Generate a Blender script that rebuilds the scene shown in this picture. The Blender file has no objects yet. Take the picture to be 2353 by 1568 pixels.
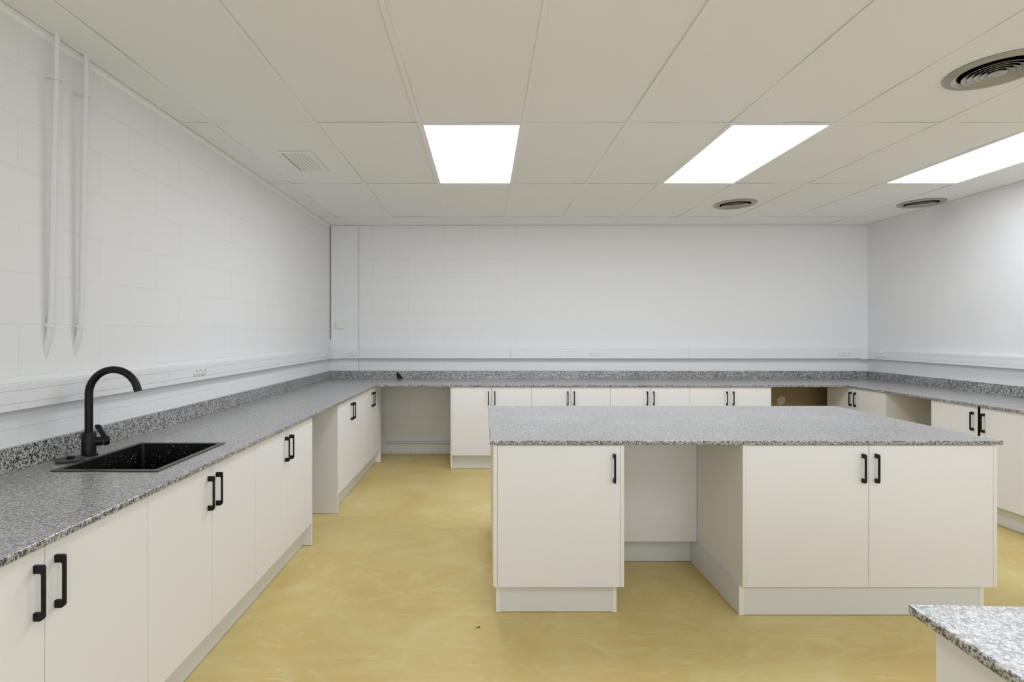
import bpy, bmesh, math, random
from mathutils import Vector, Matrix

random.seed(7)
C = bpy.context.scene.collection
PI = math.pi
TH = 0.0078                       # the room stands a hair askew to the camera
CAMZ = 1.385
CT, ST = math.cos(TH), math.sin(TH)


def c2r(x, y):
    """camera-aligned plan coordinates -> room coordinates"""
    return (x * CT - y * ST, x * ST + y * CT)


# ------------------------------------------------------------------ materials
def lin(r, g, b):
    f = lambda c: (c / 255 / 12.92) if c / 255 <= 0.04045 else ((c / 255 + 0.055) / 1.055) ** 2.4
    return (f(r), f(g), f(b), 1.0)


def new_mat(name):
    m = bpy.data.materials.new(name)
    m.use_nodes = True
    nt = m.node_tree
    b = nt.nodes['Principled BSDF']
    return m, nt, b


def N(nt, t, **kw):
    n = nt.nodes.new(t)
    for k, v in kw.items():
        setattr(n, k, v)
    return n


def mth(nt, op, a, b=None, c=None, clamp=False):
    n = N(nt, 'ShaderNodeMath', operation=op, use_clamp=clamp)
    for i, v in enumerate((a, b, c)):
        if v is None:
            continue
        if isinstance(v, (int, float)):
            n.inputs[i].default_value = v
        else:
            nt.links.new(v, n.inputs[i])
    return n.outputs[0]


def ramp(nt, fac, stops, interp='LINEAR'):
    n = N(nt, 'ShaderNodeValToRGB')
    n.color_ramp.interpolation = interp
    el = n.color_ramp.elements
    while len(el) < len(stops):
        el.new(0.5)
    for e, (p, c) in zip(el, stops):
        e.position = p
        e.color = c if len(c) == 4 else (*c, 1)
    nt.links.new(fac, n.inputs[0])
    return n.outputs[0]


def mix(nt, fac, a, b):
    n = N(nt, 'ShaderNodeMix', data_type='RGBA')
    for idx, v in ((0, fac), (6, a), (7, b)):
        if isinstance(v, (int, float)):
            n.inputs[idx].default_value = v
        elif isinstance(v, tuple):
            n.inputs[idx].default_value = v
        else:
            nt.links.new(v, n.inputs[idx])
    return n.outputs[2]


def noise(nt, vec, scale, detail=2, rough=0.5, dist=0.0):
    n = N(nt, 'ShaderNodeTexNoise')
    n.inputs['Scale'].default_value = scale
    n.inputs['Detail'].default_value = detail
    n.inputs['Roughness'].default_value = rough
    n.inputs['Distortion'].default_value = dist
    if vec is not None:
        nt.links.new(vec, n.inputs['Vector'])
    return n.outputs[0]


def objco(nt):
    return N(nt, 'ShaderNodeTexCoord').outputs['Object']


def bump(nt, bsdf, h, strength, dist):
    n = N(nt, 'ShaderNodeBump')
    n.inputs['Strength'].default_value = strength
    n.inputs['Distance'].default_value = dist
    nt.links.new(h, n.inputs['Height'])
    nt.links.new(n.outputs[0], bsdf.inputs['Normal'])


def plain(name, col, rough=0.5, metal=0.0, nscale=0, nstr=0.1, spec=0.5, var=0.0):
    m, nt, b = new_mat(name)
    b.inputs['Base Color'].default_value = col
    b.inputs['Roughness'].default_value = rough
    b.inputs['Metallic'].default_value = metal
    b.inputs['Specular IOR Level'].default_value = spec
    co = objco(nt)
    if nscale:
        bump(nt, b, noise(nt, co, nscale, 3), nstr, 0.002)
    if var:
        f = noise(nt, co, 2.3, 3)
        k = ramp(nt, f, [(0.3, tuple(c * (1 - var) for c in col[:3])), (0.7, col[:3])])
        nt.links.new(k, b.inputs['Base Color'])
    return m


def wall_mat(name, horiz, x_off, fade=None):
    """painted blockwork: faint joints in low relief; horiz = axis index along the wall"""
    m, nt, b = new_mat(name)
    b.inputs['Roughness'].default_value = 0.62
    b.inputs['Specular IOR Level'].default_value = 0.3
    co = objco(nt)
    sep = N(nt, 'ShaderNodeSeparateXYZ')
    nt.links.new(co, sep.inputs[0])
    hx = mth(nt, 'ADD', sep.outputs[horiz], x_off)
    wob = noise(nt, co, 6, 2)
    hz = mth(nt, 'ADD', sep.outputs[2], -0.0065 + 0.403)
    hz = mth(nt, 'ADD', hz, mth(nt, 'MULTIPLY', mth(nt, 'SUBTRACT', wob, 0.5), 0.006))
    cmb = N(nt, 'ShaderNodeCombineXYZ')
    nt.links.new(hx, cmb.inputs[0]); nt.links.new(hz, cmb.inputs[1])
    br = N(nt, 'ShaderNodeTexBrick')
    br.offset = 0.5
    br.inputs['Scale'].default_value = 1
    br.inputs['Mortar Size'].default_value = 0.006
    br.inputs['Mortar Smooth'].default_value = 0.6
    br.inputs['Brick Width'].default_value = 0.41
    br.inputs['Row Height'].default_value = 0.2015
    nt.links.new(cmb.outputs[0], br.inputs['Vector'])
    fac = br.outputs['Fac']
    patch = ramp(nt, noise(nt, co, 2.0, 3), [(0.35, (0.35,) * 3), (0.6, (1, 1, 1))])
    fac = mth(nt, 'MULTIPLY', fac, patch)
    if fade:
        mr = N(nt, 'ShaderNodeMapRange')
        mr.inputs['From Min'].default_value = fade[0]
        mr.inputs['From Max'].default_value = fade[1]
        mr.inputs['To Min'].default_value = 1
        mr.inputs['To Max'].default_value = 0
        nt.links.new(sep.outputs[horiz], mr.inputs[0])
        fac = mth(nt, 'MULTIPLY', fac, mr.outputs[0])
        mr2 = N(nt, 'ShaderNodeMapRange')
        mr2.inputs['From Min'].default_value = -1.489
        mr2.inputs['From Max'].default_value = -1.487
        nt.links.new(sep.outputs[horiz], mr2.inputs[0])
        fac = mth(nt, 'MULTIPLY', fac, mr2.outputs[0])
    base = lin(226, 226, 227)
    jo = lin(221, 221, 221)
    col = mix(nt, fac, base, jo)
    # damp, flaking strip along the foot of the wall
    fl = mth(nt, 'GREATER_THAN', noise(nt, co, 38, 4, 0.7), 0.62)
    mrz = N(nt, 'ShaderNodeMapRange')
    mrz.inputs['From Min'].default_value = 0.015
    mrz.inputs['From Max'].default_value = 0.07
    mrz.inputs['To Min'].default_value = 0.75
    mrz.inputs['To Max'].default_value = 0
    nt.links.new(sep.outputs[2], mrz.inputs[0])
    col = mix(nt, mth(nt, 'MULTIPLY', fl, mrz.outputs[0]), col, lin(90, 84, 74))
    if fade:
        # bare brown board inside the right-hand alcove, never painted
        bare = mth(nt, 'MULTIPLY', mth(nt, 'GREATER_THAN', sep.outputs[0], 2.7), mth(nt, 'LESS_THAN', sep.outputs[2], 0.85))
        col = mix(nt, bare, col, lin(158, 137, 106))
    nt.links.new(col, b.inputs['Base Color'])
    h = mth(nt, 'ADD', mth(nt, 'MULTIPLY', fac, -1.0),
            mth(nt, 'MULTIPLY', noise(nt, co, 70, 4, 0.6), 0.16))
    bump(nt, b, h, 0.24, 0.006)
    return m


def plain_wall(name):
    m, nt, b = new_mat(name)
    b.inputs['Roughness'].default_value = 0.62
    b.inputs['Specular IOR Level'].default_value = 0.3
    co = objco(nt)
    col = ramp(nt, noise(nt, co, 3, 3), [(0.3, lin(224, 224, 226)), (0.7, lin(228, 228, 229))])
    nt.links.new(col, b.inputs['Base Color'])
    bump(nt, b, noise(nt, co, 90, 4, 0.6), 0.08, 0.003)
    return m


def granite(name):
    """grey speckled granite; upward faces are tinted paler to imitate light from above"""
    m, nt, b = new_mat(name)
    co = objco(nt)
    n1 = noise(nt, co, 185, 3, 0.62, 0.4)
    n2 = noise(nt, co, 80, 3, 0.6, 0.3)
    n3 = noise(nt, co, 420, 2, 0.6)
    big = noise(nt, co, 4, 2, 0.5)
    f = mth(nt, 'ADD', mth(nt, 'MULTIPLY', n1, 0.62), mth(nt, 'MULTIPLY', n2, 0.38))
    f = mth(nt, 'ADD', f, mth(nt, 'MULTIPLY', mth(nt, 'SUBTRACT', n3, 0.5), 0.30))
    f = mth(nt, 'ADD', f, mth(nt, 'MULTIPLY', mth(nt, 'SUBTRACT', big, 0.5), 0.05))
    col = ramp(nt, f, [(0.415, (0.009, 0.0075, 0.007)), (0.452, (0.040, 0.036, 0.034)),
                       (0.486, (0.20, 0.197, 0.192)), (0.53, (0.40, 0.397, 0.39)),
                       (0.60, (0.58, 0.575, 0.56))])
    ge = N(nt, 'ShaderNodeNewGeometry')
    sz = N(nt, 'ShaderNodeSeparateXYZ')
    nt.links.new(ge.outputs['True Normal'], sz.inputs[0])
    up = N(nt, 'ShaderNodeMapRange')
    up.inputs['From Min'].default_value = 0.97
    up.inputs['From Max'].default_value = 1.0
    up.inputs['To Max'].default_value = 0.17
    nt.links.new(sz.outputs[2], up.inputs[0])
    top_mottle = ramp(nt, noise(nt, co, 3.2, 4, 0.6), [(0.3, (0.8,) * 3), (0.7, (1, 1, 1))])
    col = mix(nt, mth(nt, 'MULTIPLY', up.outputs[0], top_mottle), col, (0.64, 0.64, 0.645, 1))  # lightens upward faces in place of stronger overhead light
    nt.links.new(col, b.inputs['Base Color'])
    b.inputs['Roughness'].default_value = 0.30
    b.inputs['Specular IOR Level'].default_value = 0.55
    b.inputs['Coat Weight'].default_value = 0.7
    b.inputs['Coat Roughness'].default_value = 0.28
    return m


def floor_mat():
    m, nt, b = new_mat('yellow_resin_floor')
    co = objco(nt)
    mp = N(nt, 'ShaderNodeMapping')
    mp.inputs['Rotation'].default_value = (0, 0, 0.5)
    mp.inputs['Scale'].default_value = (0.8, 1.25, 1)
    nt.links.new(co, mp.inputs[0])
    sw = noise(nt, mp.outputs[0], 1.9, 8, 0.60, 0.9)
    col = ramp(nt, sw, [(0.30, lin(197, 174, 108)), (0.45, lin(202, 180, 116)), (0.58, lin(206, 187, 126)),
                        (0.72, lin(212, 197, 145))])
    # trowel marks
    mp2 = N(nt, 'ShaderNodeMapping')
    mp2.inputs['Rotation'].default_value = (0, 0, -0.6)
    mp2.inputs['Scale'].default_value = (1.1, 2.6, 1)
    nt.links.new(co, mp2.inputs[0])
    tr = noise(nt, mp2.outputs[0], 2.6, 8, 0.68, 2.2)
    f2 = ramp(nt, tr, [(0.50, (0, 0, 0)), (0.72, (0.55,) * 3)])
    col = mix(nt, f2, col, lin(219, 205, 160))
    f3 = ramp(nt, noise(nt, mp.outputs[0], 4.5, 5, 0.6, 1.6), [(0.60, (0, 0, 0)), (0.75, (0.5,) * 3)])
    col = mix(nt, f3, col, lin(192, 166, 96))
    # pale scratches
    for rot, sc, th, dis in ((0.15, (1.6, 70, 1), 0.685, 0.25), (-0.9, (1.4, 60, 1), 0.69, 0.35), (1.35, (1.2, 70, 1), 0.665, 0.3)):
        mp3 = N(nt, 'ShaderNodeMapping')
        mp3.inputs['Rotation'].default_value = (0, 0, rot)
        mp3.inputs['Scale'].default_value = sc
        mp3.inputs['Location'].default_value = (rot * 7, rot * 3, 0)
        wv = N(nt, 'ShaderNodeVectorMath', operation='MULTIPLY_ADD')
        nz = N(nt, 'ShaderNodeTexNoise')
        nz.inputs['Scale'].default_value = 1.3
        nt.links.new(co, nz.inputs['Vector'])
        nt.links.new(nz.outputs['Color'], wv.inputs[0])
        wv.inputs[1].default_value = (dis, dis, 0)
        nt.links.new(co, wv.inputs[2])
        nt.links.new(wv.outputs[0], mp3.inputs[0])
        s = noise(nt, mp3.outputs[0], 1.3, 3, 0.55)
        area = mth(nt, 'GREATER_THAN', noise(nt, co, 1.1 + abs(rot), 2), 0.52)
        s = mth(nt, 'MULTIPLY', mth(nt, 'GREATER_THAN', s, th), area)
        col = mix(nt, mth(nt, 'MULTIPLY', s, 0.33), col, lin(232, 222, 190))
    # paint specks and dirt specks
    v = N(nt, 'ShaderNodeTexVoronoi')
    v.inputs['Scale'].default_value = 8
    nt.links.new(co, v.inputs['Vector'])
    sel = N(nt, 'ShaderNodeSeparateColor')
    nt.links.new(v.outputs['Color'], sel.inputs[0])
    dots = mth(nt, 'LESS_THAN', v.outputs['Distance'], mth(nt, 'MULTIPLY', sel.outputs[0], 0.035))
    dots = mth(nt, 'MULTIPLY', dots, mth(nt, 'GREATER_THAN', sel.outputs[1], 0.6))
    dotc = mix(nt, mth(nt, 'GREATER_THAN', sel.outputs[2], 0.4), lin(96, 78, 48), lin(238, 232, 212))
    col = mix(nt, mth(nt, 'MULTIPLY', dots, 0.8), col, dotc)
    nt.links.new(col, b.inputs['Base Color'])
    b.inputs['Roughness'].default_value = 0.46
    b.inputs['Specular IOR Level'].default_value = 0.4
    bump(nt, b, tr, 0.04, 0.002)
    return m


def sink_mat():
    m, nt, b = new_mat('black_composite_stone')
    co = objco(nt)
    v = N(nt, 'ShaderNodeTexVoronoi')
    v.inputs['Scale'].default_value = 130
    nt.links.new(co, v.inputs['Vector'])
    sel = N(nt, 'ShaderNodeSeparateColor')
    nt.links.new(v.outputs['Color'], sel.inputs[0])
    sz = mth(nt, 'MULTIPLY', mth(nt, 'POWER', sel.outputs[0], 2), 0.26)
    d = mth(nt, 'MULTIPLY', mth(nt, 'LESS_THAN', v.outputs['Distance'], sz),
            mth(nt, 'GREATER_THAN', sel.outputs[2], 0.45))
    col = mix(nt, d, (0.0035, 0.0034, 0.0034, 1), (0.75, 0.73, 0.7, 1))
    b.inputs['Specular IOR Level'].default_value = 0.3
    nt.links.new(col, b.inputs['Base Color'])
    b.inputs['Roughness'].default_value = 0.38
    return m


def emis(name, col, strength):
    m, nt, b = new_mat(name)
    b.inputs['Base Color'].default_value = (0.9, 0.9, 0.9, 1)
    b.inputs['Emission Color'].default_value = col
    b.inputs['Emission Strength'].default_value = strength
    co = objco(nt)
    k = ramp(nt, noise(nt, co, 3, 1), [(0.3, (col[0] * 0.98, col[1] * 0.98, col[2] * 0.98)), (0.7, col[:3])])
    nt.links.new(k, b.inputs['Emission Color'])
    return m


LIGHT_E = 15.0
LIGHT_COL = (0.87, 0.92, 1.015, 1)
M = {
    'wall_l': wall_mat('painted_blockwork_left', 1, -1.973 + 0.205 + 8.2),
    'wall_b': wall_mat('painted_blockwork_back', 0, 1.124 + 8.2, fade=(0.25, 0.5)),
    'wall_p': plain_wall('white_plaster'),
    'floor': floor_mat(),
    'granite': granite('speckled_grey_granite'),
    'cream': plain('cream_laminate', lin(228, 227, 228), 0.45, nscale=140, nstr=0.02, spec=0.4),
    'edge': plain('pale_edge_banding', lin(228, 226, 220), 0.4, nscale=140, nstr=0.02),
    'plinth': plain('satin_grey_plinth', lin(218, 220, 222), 0.36, 0.10, nscale=90, nstr=0.03),
    'black': plain('matt_black_metal', (0.0045, 0.0042, 0.0040, 1), 0.45, 0.0, nscale=300, nstr=0.03, spec=0.28),
    'void': plain('dark_void', (0.004, 0.004, 0.004, 1), 0.9, nscale=10, nstr=0.01, spec=0.0),
    'joint': plain('grey_joint_strip', lin(150, 146, 136), 0.8, nscale=60, nstr=0.2),
    'crack': plain('dirty_crack', lin(190, 184, 177), 0.9, nscale=60, nstr=0.2),
    'shade': plain('grey_gap_backing', lin(172, 166, 150), 0.8, nscale=30, nstr=0.05),  # backing colour imitates the dim gaps between the grille slats
    'sink': sink_mat(),
    'rim': plain('dark_grey_rim', (0.050, 0.047, 0.046, 1), 0.33, nscale=200, nstr=0.05),
    'tile': plain('ceiling_board', lin(238, 239, 241), 0.75, nscale=220, nstr=0.05, spec=0.25, var=0.01),
    'tbar': plain('white_ceiling_bar', lin(239, 239, 240), 0.5, nscale=50, nstr=0.01),
    'pvc': plain('white_plastic_trunking', lin(224, 224, 226), 0.38, nscale=40, nstr=0.01),
    'sock': plain('white_plastic_socket', lin(232, 232, 230), 0.35, nscale=40, nstr=0.01),
    'brass': plain('dull_brass_contact', lin(120, 96, 55), 0.45, 0.7, nscale=80, nstr=0.02),
    'thermo': plain('ivory_plastic', lin(226, 225, 214), 0.4, nscale=80, nstr=0.02),
    'alu': plain('grey_painted_aluminium', lin(168, 167, 161), 0.38, 0.35, nscale=120, nstr=0.03),
    'pipe': plain('white_painted_pipe', lin(216, 216, 217), 0.45, nscale=60, nstr=0.08),
    'steel': plain('dull_steel', (0.12, 0.10, 0.08, 1), 0.45, 0.8, nscale=200, nstr=0.1),
    'patch': plain('pale_plaster_patch', lin(203, 192, 174), 0.8, nscale=60, nstr=0.2),
    'light': emis('luminous_panel', LIGHT_COL, LIGHT_E * 1.15),
    'light_a': emis('luminous_panel_strong', LIGHT_COL, LIGHT_E * 1.32),  # stronger emission to brighten the wall on the left
    'light_c': emis('luminous_panel_weak', LIGHT_COL, LIGHT_E * 0.80),  # weaker emission to hold back brightness on the right-hand wall
}


# ------------------------------------------------------------------ mesh helpers
class MB:
    def __init__(self):
        self.bm = bmesh.new()

    def box(self, x0, x1, y0, y1, z0, z1, mi=0):
        vs = [self.bm.verts.new(p) for p in
              ((x0, y0, z0), (x1, y0, z0), (x1, y1, z0), (x0, y1, z0),
               (x0, y0, z1), (x1, y0, z1), (x1, y1, z1), (x0, y1, z1))]
        for f in ((3, 2, 1, 0), (4, 5, 6, 7), (0, 1, 5, 4), (1, 2, 6, 5), (2, 3, 7, 6), (3, 0, 4, 7)):
            self.bm.faces.new([vs[i] for i in f]).material_index = mi
        return self

    def prism(self, pts, axis, a, b, mi=0):
        """pts: 2-D outline; axis: extrusion axis; the other two axes in x,y,z order"""
        def P(p, t):
            q = [0, 0, 0]
            o = [i for i in range(3) if i != axis]
            q[o[0]], q[o[1]], q[axis] = p[0], p[1], t
            return q
        A = [self.bm.verts.new(P(p, a)) for p in pts]
        B = [self.bm.verts.new(P(p, b)) for p in pts]
        n = len(pts)
        fs = [self.bm.faces.new(A), self.bm.faces.new(B[::-1])]
        for i in range(n):
            fs.append(self.bm.faces.new((A[i], B[i], B[(i + 1) % n], A[(i + 1) % n])))
        for f in fs:
            f.material_index = mi
        return self

    def lathe(self, prof, n=48, mat=None, closed=False, mi=0):
        """prof: (r, z) list, revolved about Z, then moved by mat"""
        mat = mat or Matrix()
        rings = []
        for r, z in prof:
            if r < 1e-6:
                rings.append([self.bm.verts.new(mat @ Vector((0, 0, z)))])
            else:
                rings.append([self.bm.verts.new(mat @ Vector((r * math.cos(2 * PI * i / n), r * math.sin(2 * PI * i / n), z)))
                              for i in range(n)])
        pairs = list(zip(rings, rings[1:]))
        if closed:
            pairs.append((rings[-1], rings[0]))
        for a, b in pairs:
            for i in range(n):
                j = (i + 1) % n
                if len(a) == 1 and len(b) == 1:
                    continue
                if len(a) == 1:
                    f = self.bm.faces.new((a[0], b[j], b[i]))
                elif len(b) == 1:
                    f = self.bm.faces.new((a[i], a[j], b[0]))
                else:
                    f = self.bm.faces.new((a[i], a[j], b[j], b[i]))
                f.material_index = mi
        return self

    def tube(self, pts, r, n=24, cap=True, mi=0):
        pts = [Vector(p) for p in pts]
        rs = r if isinstance(r, (list, tuple)) else [r] * len(pts)
        t0 = (pts[1] - pts[0]).normalized()
        up = Vector((0, 0, 1)) if abs(t0.z) < 0.9 else Vector((0, 1, 0))
        nrm = (up - t0 * up.dot(t0)).normalized()
        rings = []
        for i, p in enumerate(pts):
            t = (pts[min(i + 1, len(pts) - 1)] - pts[max(i - 1, 0)]).normalized()
            nrm = (nrm - t * nrm.dot(t)).normalized()
            bn = t.cross(nrm)
            rings.append([self.bm.verts.new(p + (nrm * math.cos(2 * PI * k / n) + bn * math.sin(2 * PI * k / n)) * rs[i])
                          for k in range(n)])
        for a, b in zip(rings, rings[1:]):
            for k in range(n):
                self.bm.faces.new((a[k], a[(k + 1) % n], b[(k + 1) % n], b[k])).material_index = mi
        if cap:
            self.bm.faces.new(rings[0][::-1]).material_index = mi
            self.bm.faces.new(rings[-1]).material_index = mi
        return self

    def slab(self, xs, ys, z0, z1, holes=()):
        """a board on a grid of lines with some cells left out: one closed mesh"""
        nx, ny = len(xs) - 1, len(ys) - 1
        solid = lambda i, j: 0 <= i < nx and 0 <= j < ny and (i, j) not in holes
        V = {}
        def v(i, j, k):
            if (i, j, k) not in V:
                V[(i, j, k)] = self.bm.verts.new((xs[i], ys[j], (z0, z1)[k]))
            return V[(i, j, k)]
        for i in range(nx):
            for j in range(ny):
                if not solid(i, j):
                    continue
                self.bm.faces.new((v(i, j, 1), v(i + 1, j, 1), v(i + 1, j + 1, 1), v(i, j + 1, 1)))
                self.bm.faces.new((v(i, j + 1, 0), v(i + 1, j + 1, 0), v(i + 1, j, 0), v(i, j, 0)))
                for di, dj, a, b in ((0, -1, (i, j), (i + 1, j)), (1, 0, (i + 1, j), (i + 1, j + 1)),
                                     (0, 1, (i + 1, j + 1), (i, j + 1)), (-1, 0, (i, j + 1), (i, j))):
                    if not solid(i + di, j + dj):
                        self.bm.faces.new((v(*a, 0), v(*b, 0), v(*b, 1), v(*a, 1)))
        return self

    def build(self, name, mats, parent=None, smooth=False, bev=0.0, seg=2, loc=None, rotz=None):
        bmesh.ops.recalc_face_normals(self.bm, faces=self.bm.faces)
        me = bpy.data.meshes.new(name)
        self.bm.to_mesh(me)
        self.bm.free()
        for m in (mats if isinstance(mats, (list, tuple)) else [mats]):
            me.materials.append(M[m])
        if smooth:
            for p in me.polygons:
                p.use_smooth = True
        o = bpy.data.objects.new(name, me)
        C.objects.link(o)
        if parent is not None:
            o.parent = parent
        if loc is not None:
            o.location = loc
        if rotz is not None:
            o.rotation_euler = (0, 0, rotz)
        if smooth:
            md = o.modifiers.new('sharp', 'EDGE_SPLIT')
            md.split_angle = math.radians(38)
        if bev:
            md = o.modifiers.new('bevel', 'BEVEL')
            md.width = bev
            md.segments = seg
            md.limit_method = 'ANGLE'
            md.angle_limit = math.radians(40)
            if smooth:
                o.modifiers.move(1, 0)
        return o


def tag(o, label, cat, group=None):
    o['label'] = label
    o['category'] = cat
    if group:
        o['group'] = group
    return o


def thing(name, label, cat, loc=(0, 0, 0), rotz=0, group=None):
    o = bpy.data.objects.new(name, None)
    o.empty_display_size = 0.1
    C.objects.link(o)
    o.location = loc
    o.rotation_euler = (0, 0, rotz)
    return tag(o, label, cat, group)


def struct(o):
    o['kind'] = 'structure'
    return o


# ------------------------------------------------------------------ the room
XL, XR, YB, YF, ZC = -1.817, 4.315, 5.875, -2.6, 2.609
T = 0.12
struct(MB().box(XL - T, XR + T, YF - T, YB + T, -0.1, 0).build('floor', 'floor'))
struct(MB().box(XL - T, XL, YF, YB, 0, ZC + 0.1).build('wall_left', 'wall_l'))
wb = struct(MB().box(XL - T, XR + T, YB, YB + T, 0, ZC + 0.1).build('wall_back', 'wall_b'))
struct(MB().box(XR, XR + T, YF, YB, 0, ZC + 0.1).build('wall_right', 'wall_p'))
struct(MB().box(XL - T, XR + T, YF - T, YF, 0, ZC + 0.1).build('wall_front', 'wall_p'))

# filled spot in the paint of the back wall, inside the right-hand alcove
pm = MB()
pts = []
for i in range(18):
    a = 2 * PI * i / 18
    k = 1 + 0.12 * math.sin(2 * a + 0.6) + 0.06 * math.sin(5 * a)
    pts.append((3.335 + 0.044 * k * math.cos(a), 0.61 + 0.054 * k * math.sin(a)))
pm.prism(pts, 1, YB - 0.0012, YB)
pm.build('plaster_patch', 'patch', wb)

# flush concrete pier in the back-left corner, with an open joint beside it down to trunking height
pr = MB()
pr.box(-1.800, -1.490, YB - 0.012, YB, 0, ZC)
pr.box(XL, -1.8002, YB - 0.0115, YB, 0, 1.305)
struct(pr.build('trim_1', 'wall_p', bev=0.003))
struct(MB().box(XL, -1.800, YB - 0.002, YB, 1.305, ZC).build('trim_2', 'joint'))  # flat grey strip gives the open joint its darker tone
cr = MB()
z = 0.0
while z < ZC - 0.03:
    h = random.uniform(0.015, 0.05)
    wd = random.choice((0.0012, 0.0016, 0.0022, 0.003, 0.005))
    xo = random.uniform(-0.0012, 0.0012)
    cr.prism([(-1.4888 + xo, z), (-1.4888 + xo + wd, z + 0.002), (-1.4888 + xo + wd * 0.7, z + h * 0.6), (-1.4888 + xo + 0.0010, z + h), (-1.4888 + xo, z + h)],
             1, YB - 0.0126, YB)
    z += h
struct(cr.build('trim_3', 'crack'))
struct(MB().box(-1.7385, -1.7370, YB - 0.0123, YB - 0.0119, 0.95, ZC).build('trim_7', 'plinth'))

# ceiling: T-bar grid and lay-in boards, laid out square to the camera
GX = [-0.380 + 0.609 * k for k in range(-3, 9)]
GY = [3.003 - 1.2 * k for k in range(5, 0, -1)] + [3.003, 4.2355, 5.436]
xs = [-2.05] + [g for g in GX if -1.9 < g < 4.45] + [4.65]
ys = [-2.85] + [g for g in GY if g > -2.6] + [6.2]
LIGHT_CELLS = [(-0.380, 3.003), (1.447, 3.003), (3.274, 3.003)]
REAR_CELLS = [(-0.380, -0.597), (1.447, -0.597), (3.274, -0.597)]
cb = MB()
W = 0.012
for g in xs[1:-1]:
    cb.box(g - W, g + W, ys[0], ys[-1], 0, 0.0008, 1)
    cb.box(g - 0.001, g + 0.001, ys[0], ys[-1], 0.0008, 0.03, 1)
for g in ys[1:-1]:
    for a, b in zip(xs, xs[1:]):
        cb.box(a + W, b - W, g - W, g + W, 0.0, 0.0008, 1)
        cb.box(a + 0.001, b - 0.001, g - 0.001, g + 0.001, 0.0008, 0.03, 1)
GAPS = [0.0003, 0.0006, 0.0012, 0.0022, 0.0034, 0.0050]
for i, (a, b) in enumerate(zip(xs, xs[1:])):
    for j, (c, d) in enumerate(zip(ys, ys[1:])):
        if any(abs(a - lx) < 0.01 and abs(c - ly) < 0.01 for lx, ly in LIGHT_CELLS):
            continue
        e = 0.003
        n = 3
        zz = [[0.0010 + random.choice(GAPS) for _ in range(n + 1)] for _ in range(n + 1)]
        vb = [[cb.bm.verts.new((a + e + (b - a - 2 * e) * p / n, c + e + (d - c - 2 * e) * q / n,
                                zz[p][q] if p in (0, n) or q in (0, n) else 0.0026)) for q in range(n + 1)] for p in range(n + 1)]
        for p in range(n):
            for q in range(n):
                cb.bm.faces.new((vb[p][q], vb[p][q + 1], vb[p + 1][q + 1], vb[p + 1][q]))
        ring = [vb[p][0] for p in range(n + 1)] + [vb[n][q] for q in range(1, n + 1)] + \
               [vb[p][n] for p in range(n - 1, -1, -1)] + [vb[0][q] for q in range(n - 1, 0, -1)]
        top = [cb.bm.verts.new((v.co.x, v.co.y, 0.016)) for v in ring]
        for k in range(len(ring)):
            l = (k + 1) % len(ring)
            cb.bm.faces.new((ring[k], ring[l], top[l], top[k]))
        cb.bm.faces.new(top)
cb.bm.transform(Matrix.Rotation(TH, 4, 'Z'))
cb.bm.transform(Matrix.Translation((0, 0, ZC)))
for co, no in (((XL, 0, 0), (-1, 0, 0)), ((XR, 0, 0), (1, 0, 0)), ((0, YB, 0), (0, 1, 0)), ((0, YF, 0), (0, -1, 0))):
    bmesh.ops.bisect_plane(cb.bm, geom=cb.bm.verts[:] + cb.bm.edges[:] + cb.bm.faces[:], plane_co=co, plane_no=no, clear_outer=True)
ceil = struct(cb.build('ceiling', ['tile', 'tbar']))
# slab above the suspended ceiling keeps the void dark
struct(MB().box(XL - T, XR + T, YF - T, YB + T, ZC + 0.1, ZC + 0.2).build('ceiling_slab', 'void'))

# angle trims round the edge of the ceiling
tl = MB()
tl.box(XL, XL + 0.002, YF, YB - 0.0125, ZC - 0.022, ZC - 0.001)
tl.box(XL + 0.002, XL + 0.022, YF, YB - 0.0125, ZC - 0.0015, ZC - 0.0005)
struct(tl.build('trim_4', 'tbar'))
struct(MB().box(XL + 0.024, XR - 0.002, YB - 0.026, YB - 0.0125, ZC - 0.0015, ZC - 0.0004).build('trim_5', 'tbar'))
struct(MB().box(XR - 0.020, XR, YF, YB - 0.03, ZC - 0.0015, ZC - 0.0005).build('trim_6', 'tbar'))

# ------------------------------------------------------------------ ceiling fittings
def ceiling_light(cx, cy, label, mat='light'):
    x, y = c2r(cx, cy)
    t = thing('ceiling_light', label, 'ceiling light', (x, y, ZC), TH, 'square-edged light panels set into the ceiling')
    w, l = 0.283, 0.585
    f = MB()
    for a, b, c, d in ((-w - 0.017, -w, -l - 0.011, l + 0.011), (w, w + 0.017, -l - 0.011, l + 0.011),
                       (-w, w, -l - 0.011, -l), (-w, w, l, l + 0.011)):
        f.box(a, b, c, d, 0.0012, 0.012)
    f.build('frame', 'tbar', t)
    MB().box(-w, w, -l, l, 0.002, 0.008).build('diffuser', mat, t)
    return t


ceiling_light(-0.380 + 0.3045, 3.003 + 0.616, 'leftmost of the three bright ceiling light panels, left of the photo centre', 'light_a')
ceiling_light(1.447 + 0.3045, 3.003 + 0.616, 'middle one of the three bright ceiling light panels')
ceiling_light(3.274 + 0.3045, 3.003 + 0.616, 'rightmost of the three bright ceiling light panels, cut off by the photo edge', 'light_c')

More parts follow.
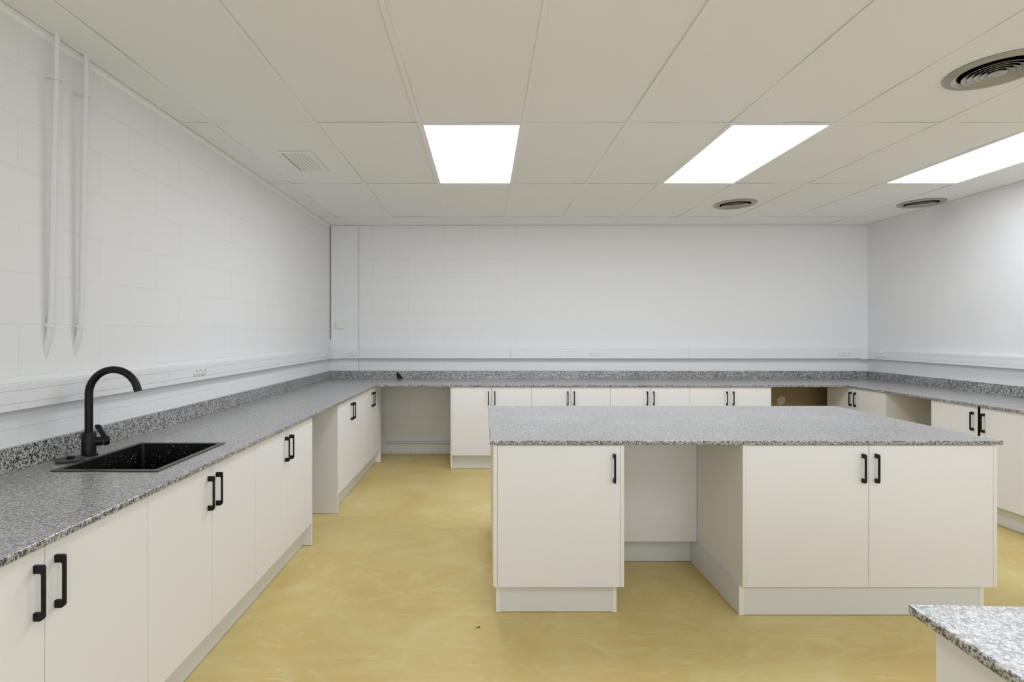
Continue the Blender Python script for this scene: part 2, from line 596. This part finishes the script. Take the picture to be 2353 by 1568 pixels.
# lamps of the same kind further back in the room, over and behind the viewer
for i, (lx, ly) in enumerate(REAR_CELLS):
    ld = bpy.data.lights.new('ceiling_lamp', 'AREA')
    ld.shape = 'RECTANGLE'
    ld.size, ld.size_y = 0.566, 1.17
    ld.energy = LIGHT_E * 0.566 * 1.17 * PI * (0.35, 1.05, 0.68)[i]
    ld.color = LIGHT_COL[:3]
    lo = bpy.data.objects.new('ceiling_lamp', ld)
    C.objects.link(lo)
    x, y = c2r(lx + 0.3045, ly + 0.6)
    lo.location = (x, y, ZC - 0.004)
    lo.rotation_euler = (0, 0, TH)


# unseen area light behind the viewer, added as cool daylight fill
ld = bpy.data.lights.new('daylight_fill', 'AREA')
ld.shape = 'RECTANGLE'
ld.size, ld.size_y = 5.2, 1.35
ld.energy = 95
ld.color = (0.81, 0.89, 1.01)
lo = bpy.data.objects.new('daylight_fill', ld)
C.objects.link(lo)
lo.location = (1.2, YF + 0.02, 1.55)
lo.rotation_euler = (PI / 2, 0, 0)


def diffuser(cx, cy, R, label):
    x, y = c2r(cx, cy)
    t = thing('ceiling_air_diffuser', label, 'air diffuser', (x, y, ZC), TH, 'round ceiling air diffusers')
    s = R / 0.19
    flip = Matrix.Scale(s, 4)
    MB().lathe([(0.19, 0), (0.19, -0.003), (0.183, -0.008), (0.162, -0.011), (0.159, -0.0125), (0.1555, -0.011),
                (0.142, -0.005), (0.138, -0.0015), (0.138, 0)], 72, flip).build('outer_ring', 'alu', t, smooth=True)
    MB().lathe([(0, -0.0008), (0.139, -0.0008), (0.139, -0.0002), (0, -0.0002)], 48, flip).build('dark_opening', 'void', t)
    for r in (0.122, 0.100, 0.078, 0.056):
        MB().lathe([(r, -0.0165), (r + 0.0012, -0.0155), (r - 0.016, -0.0035), (r - 0.024, -0.0016), (r - 0.0245, -0.0026),
                    (r - 0.018, -0.0048)], 64, flip, closed=True).build('cone', 'alu', t, smooth=True)
    MB().lathe([(0, -0.0185), (0.010, -0.0182), (0.022, -0.0165), (0.032, -0.0175), (0.035, -0.0165), (0.020, -0.004), (0, -0.003)],
               48, flip).build('centre_cone', 'alu', t, smooth=True)
    return t


diffuser(2.390, 2.395, 0.192, 'round grey air diffuser nearest the camera, cut off by the right photo edge')
diffuser(2.385, 4.885, 0.188, 'round grey air diffuser just beyond the middle light panel')
diffuser(4.125, 4.850, 0.183, 'round grey air diffuser beside the right-hand wall')

gx, gy = c2r(-1.287, 3.675)
g = thing('return_grille', 'white slatted rectangular vent grille in the ceiling near the left wall', 'vent grille', (gx, gy, ZC), TH)
gw, gl = 0.116, 0.212
f = MB()
for a, b, c, d in ((-gw, -gw + 0.022, -gl, gl), (gw - 0.022, gw, -gl, gl), (-gw + 0.022, gw - 0.022, -gl, -gl + 0.022),
                   (-gw + 0.022, gw - 0.022, gl - 0.022, gl)):
    f.box(a, b, c, d, -0.006, -0.001)
f.build('frame', 'tbar', g, bev=0.001)
MB().box(-gw + 0.02, gw - 0.02, -gl + 0.02, gl - 0.02, -0.0012, -0.0004).build('dark_opening', 'shade', g)
for k in range(7):
    x0 = -gw + 0.035 + k * 0.0255
    MB().prism([(x0, -0.0058), (x0 + 0.0012, -0.0064), (x0 + 0.0190, -0.0024), (x0 + 0.0185, -0.0014)], 1, -gl + 0.022, gl - 0.022).build('slat', 'tbar', g)

# ------------------------------------------------------------------ cabinets
DB, DT, ZS = 0.145, 0.8365, 0.84      # door bottom / top, underside of the stone


def handle(x, parent):
    z0, z1, p, th, lg, w = 0.655, 0.796, 0.027, 0.0065, 0.0205, 0.0095
    out = [(0, z0), (-p + 0.009, z0), (-p + 0.003, z0 + 0.004), (-p, z0 + 0.010), (-p, z1 - 0.005), (-p + 0.0015, z1 - 0.0015),
           (-p + 0.005, z1), (0, z1), (0, z1 - lg), (-p + th + 0.003, z1 - lg), (-p + th, z1 - lg - 0.003),
           (-p + th, z0 + lg + 0.003), (-p + th + 0.003, z0 + lg), (0, z0 + lg)]
    return MB().prism(out, 0, x - w / 2, x + w / 2).build('handle', 'black', parent, bev=0.0012)


def cabinet(label, loc, rotz, w, doors, depth=0.60, pl=None, pr_=None, plinth=(0, None), prec=0.057, pz=0.003, group=None,
            carc=None, shelf=True, hoff=0.032, back_plain=False):
    """front face in the plane y=0 looking -y, x along the front, z up"""
    t = thing('base_cabinet', label, 'cabinet', (loc[0], loc[1], 0), rotz, group)
    x0 = pl[1] if pl else 0
    x1 = w - (pr_[1] if pr_ else 0)
    c = MB()
    a, b = x0 + 0.0005, x1 - 0.0005
    yb = depth
    c.box(a, a + 0.016, 0.021, yb, DB + 0.003, ZS - 0.0005)
    c.box(b - 0.016, b, 0.021, yb, DB + 0.003, ZS - 0.0005)
    c.box(a + 0.016, b - 0.016, 0.021, yb - 0.008, DB + 0.003, DB + 0.019)
    c.box(a + 0.016, b - 0.016, yb - 0.008, yb, DB + 0.003, ZS - 0.0005)
    c.box(a + 0.016, b - 0.016, 0.021, 0.10, ZS - 0.017, ZS - 0.0005)
    c.build('carcass', 'cream', t)
    for kind, side in ((pl, 0), (pr_, 1)):
        if kind:
            zz = 0.003 if kind[0] == 'floor' else DB
            xa, xb = (0, kind[1]) if side == 0 else (w - kind[1], w)
            MB().box(xa, xb, 0, yb, zz, ZS - 0.0003).build('end_panel', 'edge' if len(kind) > 2 else 'cream', t, bev=0.0008)
    for d0, d1, hs in doors:
        d = MB().box(d0 + 0.0013, d1 - 0.0013, 0, 0.0185, DB, DT).build('door', 'cream', t, bev=0.001)
        if hs:
            handle(d1 - hoff if hs == 'R' else d0 + hoff, d)
    q0, q1 = plinth[0], plinth[1] if plinth[1] is not None else x1
    MB().box(q0, q1, prec, prec + 0.016, pz, DB).build('plinth', 'plinth', t, bev=0.0006)
    return t


LX = -1.150
gl_ = 'cream base cabinets along the left wall'
gb_ = 'cream base cabinets along the back wall'
gr_ = 'cream base cabinets along the right wall'
gi_ = 'cream cabinets under the island worktop'


def left_cab(label, y0, y1, mid, pl=None, pr_=None, hs=('R', 'L')):
    a = pl[1] if pl else 0
    b = (y1 - y0) - (pr_[1] if pr_ else 0)
    return cabinet(label, (LX, y0), PI / 2, y1 - y0, [(a, mid - y0, hs[0]), (mid - y0, b, hs[1])], depth=0.61, pl=pl, pr_=pr_,
                   plinth=(a, b), group=gl_)


left_cab('two-door cream cabinet nearest the camera on the left run, nearer than the sink cabinet', 0.925, 1.727, 1.3235)
left_cab('two-door cream cabinet directly under the black sink', 1.727, 2.527, 2.130)
left_cab('two-door cream cabinet on the left run between the sink cabinet and the open gap', 2.527, 3.346, 2.929, pr_=('floor', 0.016))
left_cab('two-door cream cabinet on the left run just beyond the open gap', 3.915, 4.700, 4.316, pl=('floor', 0.016))
left_cab('two-door cream cabinet at the far end of the left run in the back corner', 4.701, 5.481, 5.085, pr_=('floor', 0.016))

BX, BY, BW = -0.382, 5.182, 0.399
names = ['leftmost two-door cream cabinet on the back wall, beside the open recess with the pipe',
         'second from left of the four two-door cream cabinets on the back wall',
         'third from left of the four two-door cream cabinets on the back wall',
         'rightmost two-door cream cabinet on the back wall, beside the dark alcove']
for k in range(4):
    x0 = BX + 0.016 + 2 * k * BW
    if k == 0:
        cabinet(names[0], (BX, BY), 0, 0.016 + 2 * BW, [(0.016, 0.016 + BW, 'R'), (0.016 + BW, 0.016 + 2 * BW, 'L')], depth=0.60,
                pl=('floor', 0.016, 'e'), plinth=(0.016, 0.016 + 2 * BW), group=gb_)
    elif k == 3:
        cabinet(names[3], (x0, BY), 0, 0.016 + 2 * BW, [(0, BW, 'R'), (BW, 2 * BW, 'L')], depth=0.60, pr_=('floor', 0.016, 'e'),
                plinth=(0, 2 * BW), group=gb_)
    else:
        cabinet(names[k], (x0, BY), 0, 2 * BW, [(0, BW, 'R'), (BW, 2 * BW, 'L')], depth=0.60, plinth=(0, 2 * BW), group=gb_)

RX = 3.616
cabinet('two-door cream cabinet in the far right corner, half hidden behind the island', (RX, 5.511), -PI / 2, 0.813,
        [(0, 0.398, 'R'), (0.398, 0.797, 'L')], depth=0.60, pr_=('floor', 0.016, 'e'), plinth=(0, 0.797), group=gr_)
kc = cabinet('two-door cream cabinet at the right edge with a black gap between its doors', (RX, 4.221), -PI / 2, 0.832,
        [(0.016, 0.396, 'R'), (0.4165, 0.816, 'L')], depth=0.60, pl=('floor', 0.016, 'e'), pr_=('floor', 0.016),
        plinth=(0.016, 0.816), group=gr_)

MB().box(0.3985, 0.4150, 0.003, 0.0195, DB + 0.002, DT - 0.001).build('black_gap_strip', 'void', kc)  # black strip added to make the gap between the doors dark

# ---- island (square to the camera)
IY = 2.502


def icab(label, xa, xb, doors, depth, plx, py):
    t = cabinet(label, c2r(xa, IY), TH, xb - xa, doors, depth=depth, pl=('door', 0.0185, 'e'), pr_=('door', 0.0185, 'e'),
                plinth=(plx[0] + 0.022, plx[1] - 0.022), prec=py, pz=0.003, group=gi_)
    for a, b in ((plx[0], plx[0] + 0.022), (plx[1] - 0.022, plx[1])):
        MB().box(a, b, py - 0.0006, 0.602, 0.001, DB - 0.0003).build('plinth_return', 'plinth', t, bev=0.0006)
        MB().box(a, b, py - 0.0016, py - 0.0006, 0.001, DB - 0.0003).build('plinth_end_strip', 'edge', t)
    return t


IA = 0.0435
icab('single-door cream cabinet at the left end of the island front', IA, 0.6815, [(0.0185, 0.6195, 'R')], 0.535,
     (0.0135, 0.6115), 0.042)
IB = 1.2595
icab('wide two-door cream cabinet at the right end of the island front', IB, 2.4990,
     [(0.0175, 0.6140, 'R'), (0.6140, 1.2205, 'L')], 0.535, (-0.0125, 1.1855), 0.013)
# rear row, facing away
for label, xa, xb in (('cream island cabinet whose plain back closes the open knee space', 0.682, 1.259),
                      ('cream rear cabinet at the left end of the island, behind the single-door cabinet', IA, 0.6815),
                      ('cream rear cabinet at the right end of the island, behind the wide two-door cabinet', 1.2595, 2.499)):
    wv = xb - xa
    t = cabinet(label, c2r(xb, 3.672), TH + PI, wv, [(0.0, wv / 2, 'R'), (wv / 2, wv, 'L')], depth=0.630, plinth=(0.01, wv - 0.01), group=gi_)
    MB().box(0.012, wv - 0.012, 0.55, 0.566, 0.003, DB).build('plinth', 'plinth', t)

# ---- foreground unit, bottom right (turned a little further)
FR = TH - 0.040
fx, fy = 0.821, 0.996                       # far left corner of its stone, camera coordinates


def f2r(a, b):
    """a: along its back edge, b: towards the viewer"""
    s, c = math.sin(-0.040), math.cos(-0.040)
    return c2r(fx + a * c + b * s, fy + a * s - b * c)


x, y = f2r(0.0, 0.0)
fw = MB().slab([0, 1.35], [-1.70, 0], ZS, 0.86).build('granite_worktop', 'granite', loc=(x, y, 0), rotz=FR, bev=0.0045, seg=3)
tag(fw, 'corner of a granite worktop filling the bottom right corner of the photo', 'worktop', 'grey granite worktops')
x, y = f2r(0.022, 1.65)
fc = cabinet('cream cabinet under the granite corner at the bottom right of the photo', (x, y), FR, 1.20,
             [(0.016, 0.60, 'R'), (0.60, 1.184, 'L')], depth=1.612, pl=('door', 0.016), pr_=('door', 0.016), plinth=(0.016, 1.184))
MB().box(0.03, 0.046, 0.073, 1.60, 0.003, DB).build('plinth', 'plinth', fc)

# ------------------------------------------------------------------ granite
SX0, SX1, SY0, SY1 = -1.655, -1.247, 1.925, 2.428
EL, EB, ER = -1.129, 5.165, 3.594
gw_ = 'grey granite worktops'
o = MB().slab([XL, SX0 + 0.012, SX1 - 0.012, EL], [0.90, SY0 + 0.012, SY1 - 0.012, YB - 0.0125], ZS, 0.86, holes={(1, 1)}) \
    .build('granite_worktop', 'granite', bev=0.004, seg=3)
tag(o, 'long speckled granite worktop along the left wall, holding the black sink', 'worktop', gw_)
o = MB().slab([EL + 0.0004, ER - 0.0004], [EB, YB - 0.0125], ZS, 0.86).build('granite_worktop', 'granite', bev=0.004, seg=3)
tag(o, 'granite worktop running along the back wall behind the island', 'worktop', gw_)
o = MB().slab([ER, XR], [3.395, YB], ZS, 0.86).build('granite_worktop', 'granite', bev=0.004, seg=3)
tag(o, 'granite worktop along the right wall, leaving the photo at the right', 'worktop', gw_)
x, y = c2r(0.026, 2.488)
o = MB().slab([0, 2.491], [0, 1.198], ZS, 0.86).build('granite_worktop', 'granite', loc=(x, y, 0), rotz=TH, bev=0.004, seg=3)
tag(o, 'pale granite worktop of the free-standing island', 'worktop', gw_)

gu_ = 'granite upstands behind the worktops'
SH = 0.951
o = MB().box(XL, -1.797, 0.90, YB - 0.013, 0.86, SH).build('granite_upstand', 'granite', bev=0.0015)
tag(o, 'granite upstand on the left wall behind sink and tap', 'upstand', gu_)
o = MB().box(-1.7965, 4.2945, 5.855, YB - 0.0125, 0.86, SH).build('granite_upstand', 'granite', bev=0.0015)
tag(o, 'granite upstand along the back wall below the trunking', 'upstand', gu_)
o = MB().box(4.295, XR, 3.395, YB - 0.0125, 0.86, SH).build('granite_upstand', 'granite', bev=0.0015)
tag(o, 'granite upstand along the right-hand wall', 'upstand', gu_)

# ------------------------------------------------------------------ sink and tap
t = thing('kitchen_sink', 'black rectangular sink set into the left granite worktop', 'sink', ((SX0 + SX1) / 2, (SY0 + SY1) / 2, 0.86))
hx, hy = (SX1 - SX0) / 2, (SY1 - SY0) / 2
rm = 0.0225
MB().slab([-hx, -hx + rm, hx - rm, hx], [-hy, -hy + rm, hy - rm, hy], 0.0002, 0.0042, holes={(1, 1)}).build('rim', 'rim', t, bev=0.0012)
b = MB()
ix, iy = hx - rm - 0.0005, hy - rm - 0.0005
inn = [(ix, iy, 0.0030), (ix - 0.012, iy - 0.012, -0.19), (ix - 0.03, iy - 0.03, -0.205)]
def ring(bm, X, Y, z, r=0.018, n=5):
    vs = []
    for cx, cy, a0 in ((X - r, Y - r, 0), (-X + r, Y - r, PI / 2), (-X + r, -Y + r, PI), (X - r, -Y + r, 3 * PI / 2)):
        for k in range(n + 1):
            a = a0 + PI / 2 * k / n
            vs.append(bm.verts.new((cx + r * math.cos(a), cy + r * math.sin(a), z)))
    return vs
R_ = [ring(b.bm, *q) for q in inn]
for A, B in zip(R_, R_[1:]):
    for k in range(len(A)):
        l = (k + 1) % len(A)
        b.bm.faces.new((A[k], A[l], B[l], B[k]))
b.bm.faces.new(R_[-1])
O_ = [ring(b.bm, X + 0.006, Y + 0.006, z - (0.006 if i == 2 else 0.0)) for i, (X, Y, z) in enumerate(inn)]
for A, B in zip(O_, O_[1:]):
    for k in range(len(A)):
        l = (k + 1) % len(A)
        b.bm.faces.new((A[k], B[k], B[l], A[l]))
b.bm.faces.new(O_[-1][::-1])
for k in range(len(R_[0])):
    l = (k + 1) % len(R_[0])
    b.bm.faces.new((R_[0][k], O_[0][k], O_[0][l], R_[0][l]))
b.build('basin', 'sink', t, smooth=True)
MB().lathe([(0, -0.2035), (0.030, -0.2035), (0.042, -0.201), (0.046, -0.2045), (0, -0.2048)], 32).build('drain', 'rim', t, smooth=True)

FX, FY = -1.703, 2.176
t = thing('kitchen_tap', 'matt black swan-neck tap behind the sink', 'tap', (FX, FY, 0.86))
MB().lathe([(0, 0.0003), (0.033, 0.0003), (0.033, 0.005), (0.031, 0.007), (0, 0.007)], 40).build('base_ring', 'black', t, smooth=True)
MB().lathe([(0, 0.007), (0.0262, 0.007), (0.0262, 0.099), (0.025, 0.101), (0, 0.101)], 40).build('body', 'black', t, smooth=True)
path = [(0, 0, 0.098), (0, 0, 0.16), (0, 0, 0.22), (0, 0, 0.262)]
R0 = 0.1055
for k in range(1, 29):
    a = PI - k * (math.radians(166) / 28)
    path.append((R0 + R0 * math.cos(a), 0, 0.262 + R0 * math.sin(a)))
e = Vector(path[-1]); d = (e - Vector(path[-2])).normalized()
MB().tube(path, 0.0150, 28).build('spout', 'black', t, smooth=True)
MB().tube([e - d * 0.0005, e + d * 0.012], 0.0152, 28).build('nozzle', 'black', t, smooth=True)
# side lever: stub pointing right and away, blade standing up
dv = Vector((0.78, 0.62, 0)).normalized()
p0 = Vector((0, 0, 0.058))
MB().tube([p0 + dv * 0.018, p0 + dv * 0.050], 0.0185, 28).build('lever_stub', 'black', t, smooth=True)
MB().tube([p0 + dv * 0.0515, p0 + dv * 0.066, p0 + dv * 0.072], [0.0205, 0.0205, 0.015], 28).build('lever_cap', 'black', t, smooth=True)
lv = MB()
q0 = p0 + dv * 0.061
tdir = Vector((-0.56, 0.08, 0.80)).normalized()
sd = dv.cross(tdir).normalized()
secs = []
for k, (s, wd, thk) in enumerate(((0.008, 0.013, 0.009), (0.028, 0.0095, 0.006), (0.052, 0.010, 0.0048), (0.074, 0.0115, 0.0045), (0.082, 0.008, 0.0035))):
    cpt = q0 + tdir * s
    secs.append([lv.bm.verts.new(cpt + dv * a * wd + sd * bb * thk) for a, bb in ((-1, -1), (1, -1), (1, 1), (-1, 1))])
for A, B in zip(secs, secs[1:]):
    for k in range(4):
        lv.bm.faces.new((A[k], A[(k + 1) % 4], B[(k + 1) % 4], B[k]))
lv.bm.faces.new(secs[0][::-1]); lv.bm.faces.new(secs[-1])
lv.build('lever', 'black', t, bev=0.0025)

t = thing('sink_strainer', 'flat black round sink strainer lying beside the tap', 'strainer', (-1.707, 2.085, 0.86))
MB().lathe([(0, 0.0003), (0.046, 0.0003), (0.048, 0.003), (0.046, 0.0065), (0, 0.0065)], 40).build('lower_disc', 'rim', t, smooth=True)
MB().lathe([(0, 0.0068), (0.050, 0.0068), (0.0525, 0.0095), (0.050, 0.0115), (0.030, 0.013), (0.028, 0.0118), (0, 0.0118)], 40).build('upper_disc', 'rim', t, smooth=True)
MB().lathe([(0, 0.012), (0.013, 0.012), (0.014, 0.018), (0.012, 0.0205), (0, 0.0205)], 28).build('knob', 'black', t, smooth=True)

# small black wedge leaning on the back upstand
wx = -1.02
w_ = MB().prism([(wx - 0.014, 0.8603), (wx + 0.040, 0.8603), (wx + 0.044, 0.864), (wx + 0.018, 0.904), (wx - 0.008, 0.932), (wx - 0.021, 0.936),
                 (wx - 0.028, 0.922), (wx - 0.024, 0.902)], 1, 5.842, 5.8545).build('plastic_wedge', 'black', bev=0.002)
tag(w_, 'small black wedge propped against the back wall granite upstand', 'wedge')

# ------------------------------------------------------------------ trunking with sockets
TZ0, TZ1, TD = 1.092, 1.193, 0.050
TH_ = TZ1 - TZ0
g1, g2 = TZ1 - 0.245 * TH_, TZ1 - 0.724 * TH_


def trunking(label, loc, rotz, L, seams, cuts):
    """local: x along, wall at y=0, front at y=-TD"""
    t = thing('socket_trunking', label, 'trunking', loc, rotz, 'white wall trunking for sockets')
    ed = [0.0] + list(seams) + [L]
    for a, b in zip(ed, ed[1:]):
        q0, q1 = a + (0.0008 if a > 0 else 0), b - (0.0008 if b < L else 0)
        m = MB()
        m.prism([(0, TZ0), (-TD + 0.003, TZ0), (-TD, TZ0 + 0.003), (-TD, g2 - 0.0006), (-TD + 0.003, g2 - 0.0006), (-TD + 0.003, g1 + 0.0006),
                 (-TD, g1 + 0.0006), (-TD, TZ1 - 0.003), (-TD + 0.003, TZ1), (0, TZ1)], 0, q0, q1)
        m.build('channel', 'pvc', t)
    ce = [0.0] + list(cuts) + [L]
    for a, b in zip(ce, ce[1:]):
        MB().box(a + (0.001 if a > 0 else 0), b - (0.001 if b < L else 0), -TD - 0.0003, -TD + 0.0026, g2 + 0.0006, g1 - 0.0006).build('cover', 'pvc', t)
    return t


# left wall: x local runs -Y when the front looks +X -> use rotation +90 deg and y = local x
TL = trunking('white trunking along the left wall behind the tap', (XL, 0.90, 0), PI / 2, 4.913, [1.02], [1.93, 4.29])
TB = trunking('white trunking along the back wall', (-1.7665, YB - 0.0125, 0), 0, 6.0310, [2.017, 4.026], [0.86, 2.017, 4.026, 5.03])
TR = trunking('white trunking along the right wall', (XR, YB - 0.064, 0), -PI / 2, 2.40, [], [0.62])
for par, x0, x1 in ((TB, -0.002, 0.070), (TB, 5.961, 6.033)):
    MB().box(x0, x1, -TD - 0.006, -0.001, TZ0 - 0.004, TZ1 + 0.004).build('corner_cover', 'pvc', par, bev=0.002)


def socket_plate(label, loc, rotz):
    t = thing('triple_socket', label, 'power sockets', loc, rotz, 'triple power sockets in the trunking')
    zc = 0
    MB().box(-0.070, 0.070, -0.0018, -0.0002, -0.0235, 0.0235).build('plate', 'sock', t, bev=0.0006)
    rot = Matrix.Rotation(PI / 2, 4, 'X')
    for k in (-1, 0, 1):
        mm = Matrix.Translation((k * 0.0448, -0.0019, 0)) @ rot
        s = MB()
        s.lathe([(0.0218, 0.0), (0.0218, 0.0062), (0.0212, 0.0070), (0.0198, 0.0070), (0.0192, 0.0062), (0.0188, 0.0008), (0, 0.0008), (0, 0)], 36, mm)
        so = s.build('socket', 'sock', t, smooth=True)
        for a in (math.radians(35), math.radians(215)):
            hxx, hzz = 0.0095 * math.cos(a), 0.0095 * math.sin(a)
            MB().lathe([(0, 0.0009), (0.0026, 0.0009), (0.0026, 0.0014), (0, 0.0014)], 14,
                       Matrix.Translation((k * 0.0448 + hxx, -0.0019, hzz)) @ rot).build('pin_hole', 'void', so)
        for a in (math.radians(125), math.radians(305)):
            hxx, hzz = 0.0168 * math.cos(a), 0.0168 * math.sin(a)
            c = MB().box(-0.0032, 0.0032, -0.0055, -0.001, -0.0011, 0.0011)
            c.bm.transform(Matrix.Translation((k * 0.0448 + hxx, -0.0019, hzz)) @ Matrix.Rotation(-(a - PI / 2), 4, 'Y'))
            c.build('earth_clip', 'brass', so)
    return t


SZ = (g1 + g2) / 2
socket_plate('triple socket on the left wall trunking, just right of the tap spout', (XL + TD + 0.0004, 3.127, SZ), PI / 2)
socket_plate('triple socket at the far end of the left wall trunking', (XL + TD + 0.0004, 5.53, SZ), PI / 2)
yb_ = YB - 0.0125 - TD - 0.0004
socket_plate('triple socket on the back wall under the thermostat', (-1.515, yb_, SZ), 0)
socket_plate('triple socket at the middle of the back wall trunking', (1.190, yb_, SZ), 0)
socket_plate('triple socket at the right end of the back wall trunking', (4.000, yb_, SZ), 0)
socket_plate('triple socket on the right wall trunking beside the corner', (XR - TD - 0.0004, 5.602, SZ), -PI / 2)

# room thermostat
t = thing('mounted_thermostat', 'small square ivory thermostat on the back wall by the left corner', 'thermostat', (-1.696, YB - 0.0122, 1.477))
MB().box(-0.043, 0.043, -0.022, 0, -0.043, 0.043).build('case', 'thermo', t, bev=0.003)
MB().box(-0.018, 0.037, -0.0228, -0.0215, -0.030, 0.034).build('front_cover', 'thermo', t, bev=0.0004)
for k in range(3):
    MB().box(-0.036, -0.027, -0.0236, -0.0215, -0.030 + k * 0.024, -0.020 + k * 0.024).build('button', 'plinth', t, bev=0.0008)

# ------------------------------------------------------------------ pipes
def pipe(label, y, xt, xm, zend):
    t = thing('conduit_pipe', label, 'pipe', (0, 0, 0), 0, 'white painted pipes on the left wall')
    r = 0.0112
    pts = [(xt, y, ZC + 0.02), (xt - 0.002, y, 2.45), (xm + 0.004, y - 0.002, 2.1), (xm, y - 0.004, 1.75), (xm - 0.003, y - 0.004, 1.50),
           (xm - 0.008, y - 0.006, 1.415)]
    for k in range(1, 8):
        s = k / 7
        pts.append((xm - 0.008 - 0.030 * s ** 1.6, y - 0.006 - 0.004 * s, 1.415 - (1.415 - zend) * s))
    MB().tube(pts, r, 24).build('tube', 'pipe', t, smooth=True)
    for z, xc in ((2.435, xt - 0.002), (1.415, xm - 0.008)):
        c = MB()
        c.lathe([(r + 0.0006, -0.008), (r + 0.0030, -0.008), (r + 0.0030, 0.008), (r + 0.0006, 0.008)], 24,
                Matrix.Translation((xc, y - (0 if z > 2 else 0.006), z)), closed=True)
        c.tube([(XL - 0.002, y - 0.016, z), ((XL + xc) / 2, y - 0.017, z), (xc - 0.004, y - 0.013, z)], 0.0055, 12)
        c.build('pipe_clip', 'pipe', t, smooth=True)
    return t


p1 = pipe('white painted conduit nearer the camera, left one of the two on the left wall', 2.105, -1.7775, -1.7950, 1.262)
p2 = pipe('white painted conduit, right one of the two on the left wall', 2.255, -1.7755, -1.7910, 1.285)

t = thing('horizontal_pipe', 'thin pipe running low along the back wall in the open recess', 'pipe', (0, 0, 0))
MB().tube([(-1.16, 5.858, 0.132), (-0.8, 5.858, 0.132), (-0.40, 5.858, 0.132)], 0.0115, 20).build('tube', 'pipe', t, smooth=True)
c = MB()
c.lathe([(0.0118, -0.006), (0.0150, -0.006), (0.0150, 0.006), (0.0118, 0.006)], 24,
        Matrix.Translation((-0.602, 5.858, 0.132)) @ Matrix.Rotation(PI / 2, 4, 'Y'), closed=True)
c.box(-0.606, -0.598, 5.856, 5.8755, 0.146, 0.152)
c.build('pipe_clip', 'pipe', t, smooth=True)

# dropped screw on the floor
sx, sy = c2r(-0.033, 2.407)
t = thing('loose_screw', 'tiny dark screw lying on the yellow floor left of the island', 'screw', (sx, sy, 0.0), math.radians(28))
MB().tube([(-0.013, 0, 0.0022), (0.006, 0, 0.0030), (0.009, 0, 0.0032)], [0.0006, 0.0019, 0.0021], 12).build('shank', 'steel', t, smooth=True)
MB().tube([(0.009, 0, 0.0032), (0.012, 0, 0.0042)], [0.0022, 0.0042], 14).build('screw_head', 'steel', t, smooth=True)

# ------------------------------------------------------------------ camera, world, view
cam = bpy.data.cameras.new('camera')
cam.sensor_width = 36
cam.sensor_fit = 'HORIZONTAL'
cam.lens = 1180 / 2353 * 36
cam.shift_x = (1176.5 - 1113) / 2353
cam.shift_y = -(784 - 765) / 2353
cam.clip_start = 0.05
co = bpy.data.objects.new('camera', cam)
C.objects.link(co)
co.location = (0, 0, CAMZ)
co.rotation_euler = (PI / 2, 0, TH)
sc = bpy.context.scene
sc.camera = co

w = bpy.data.worlds.new('world')
w.use_nodes = True
w.node_tree.nodes['Background'].inputs[0].default_value = (0.02, 0.02, 0.02, 1)
w.node_tree.nodes['Background'].inputs[1].default_value = 0.0
sc.world = w

vs = sc.view_settings
vs.view_transform = 'Standard'
vs.look = 'None'
vs.gamma = 1
vs.use_curve_mapping = False
vs.exposure = -0.53
sc.cycles.max_bounces = 14
sc.cycles.diffuse_bounces = 8
sc.cycles.use_adaptive_sampling = True
sc.cycles.adaptive_threshold = 0.025
sc.cycles.use_denoising = True
sc.cycles.sample_clamp_indirect = 8
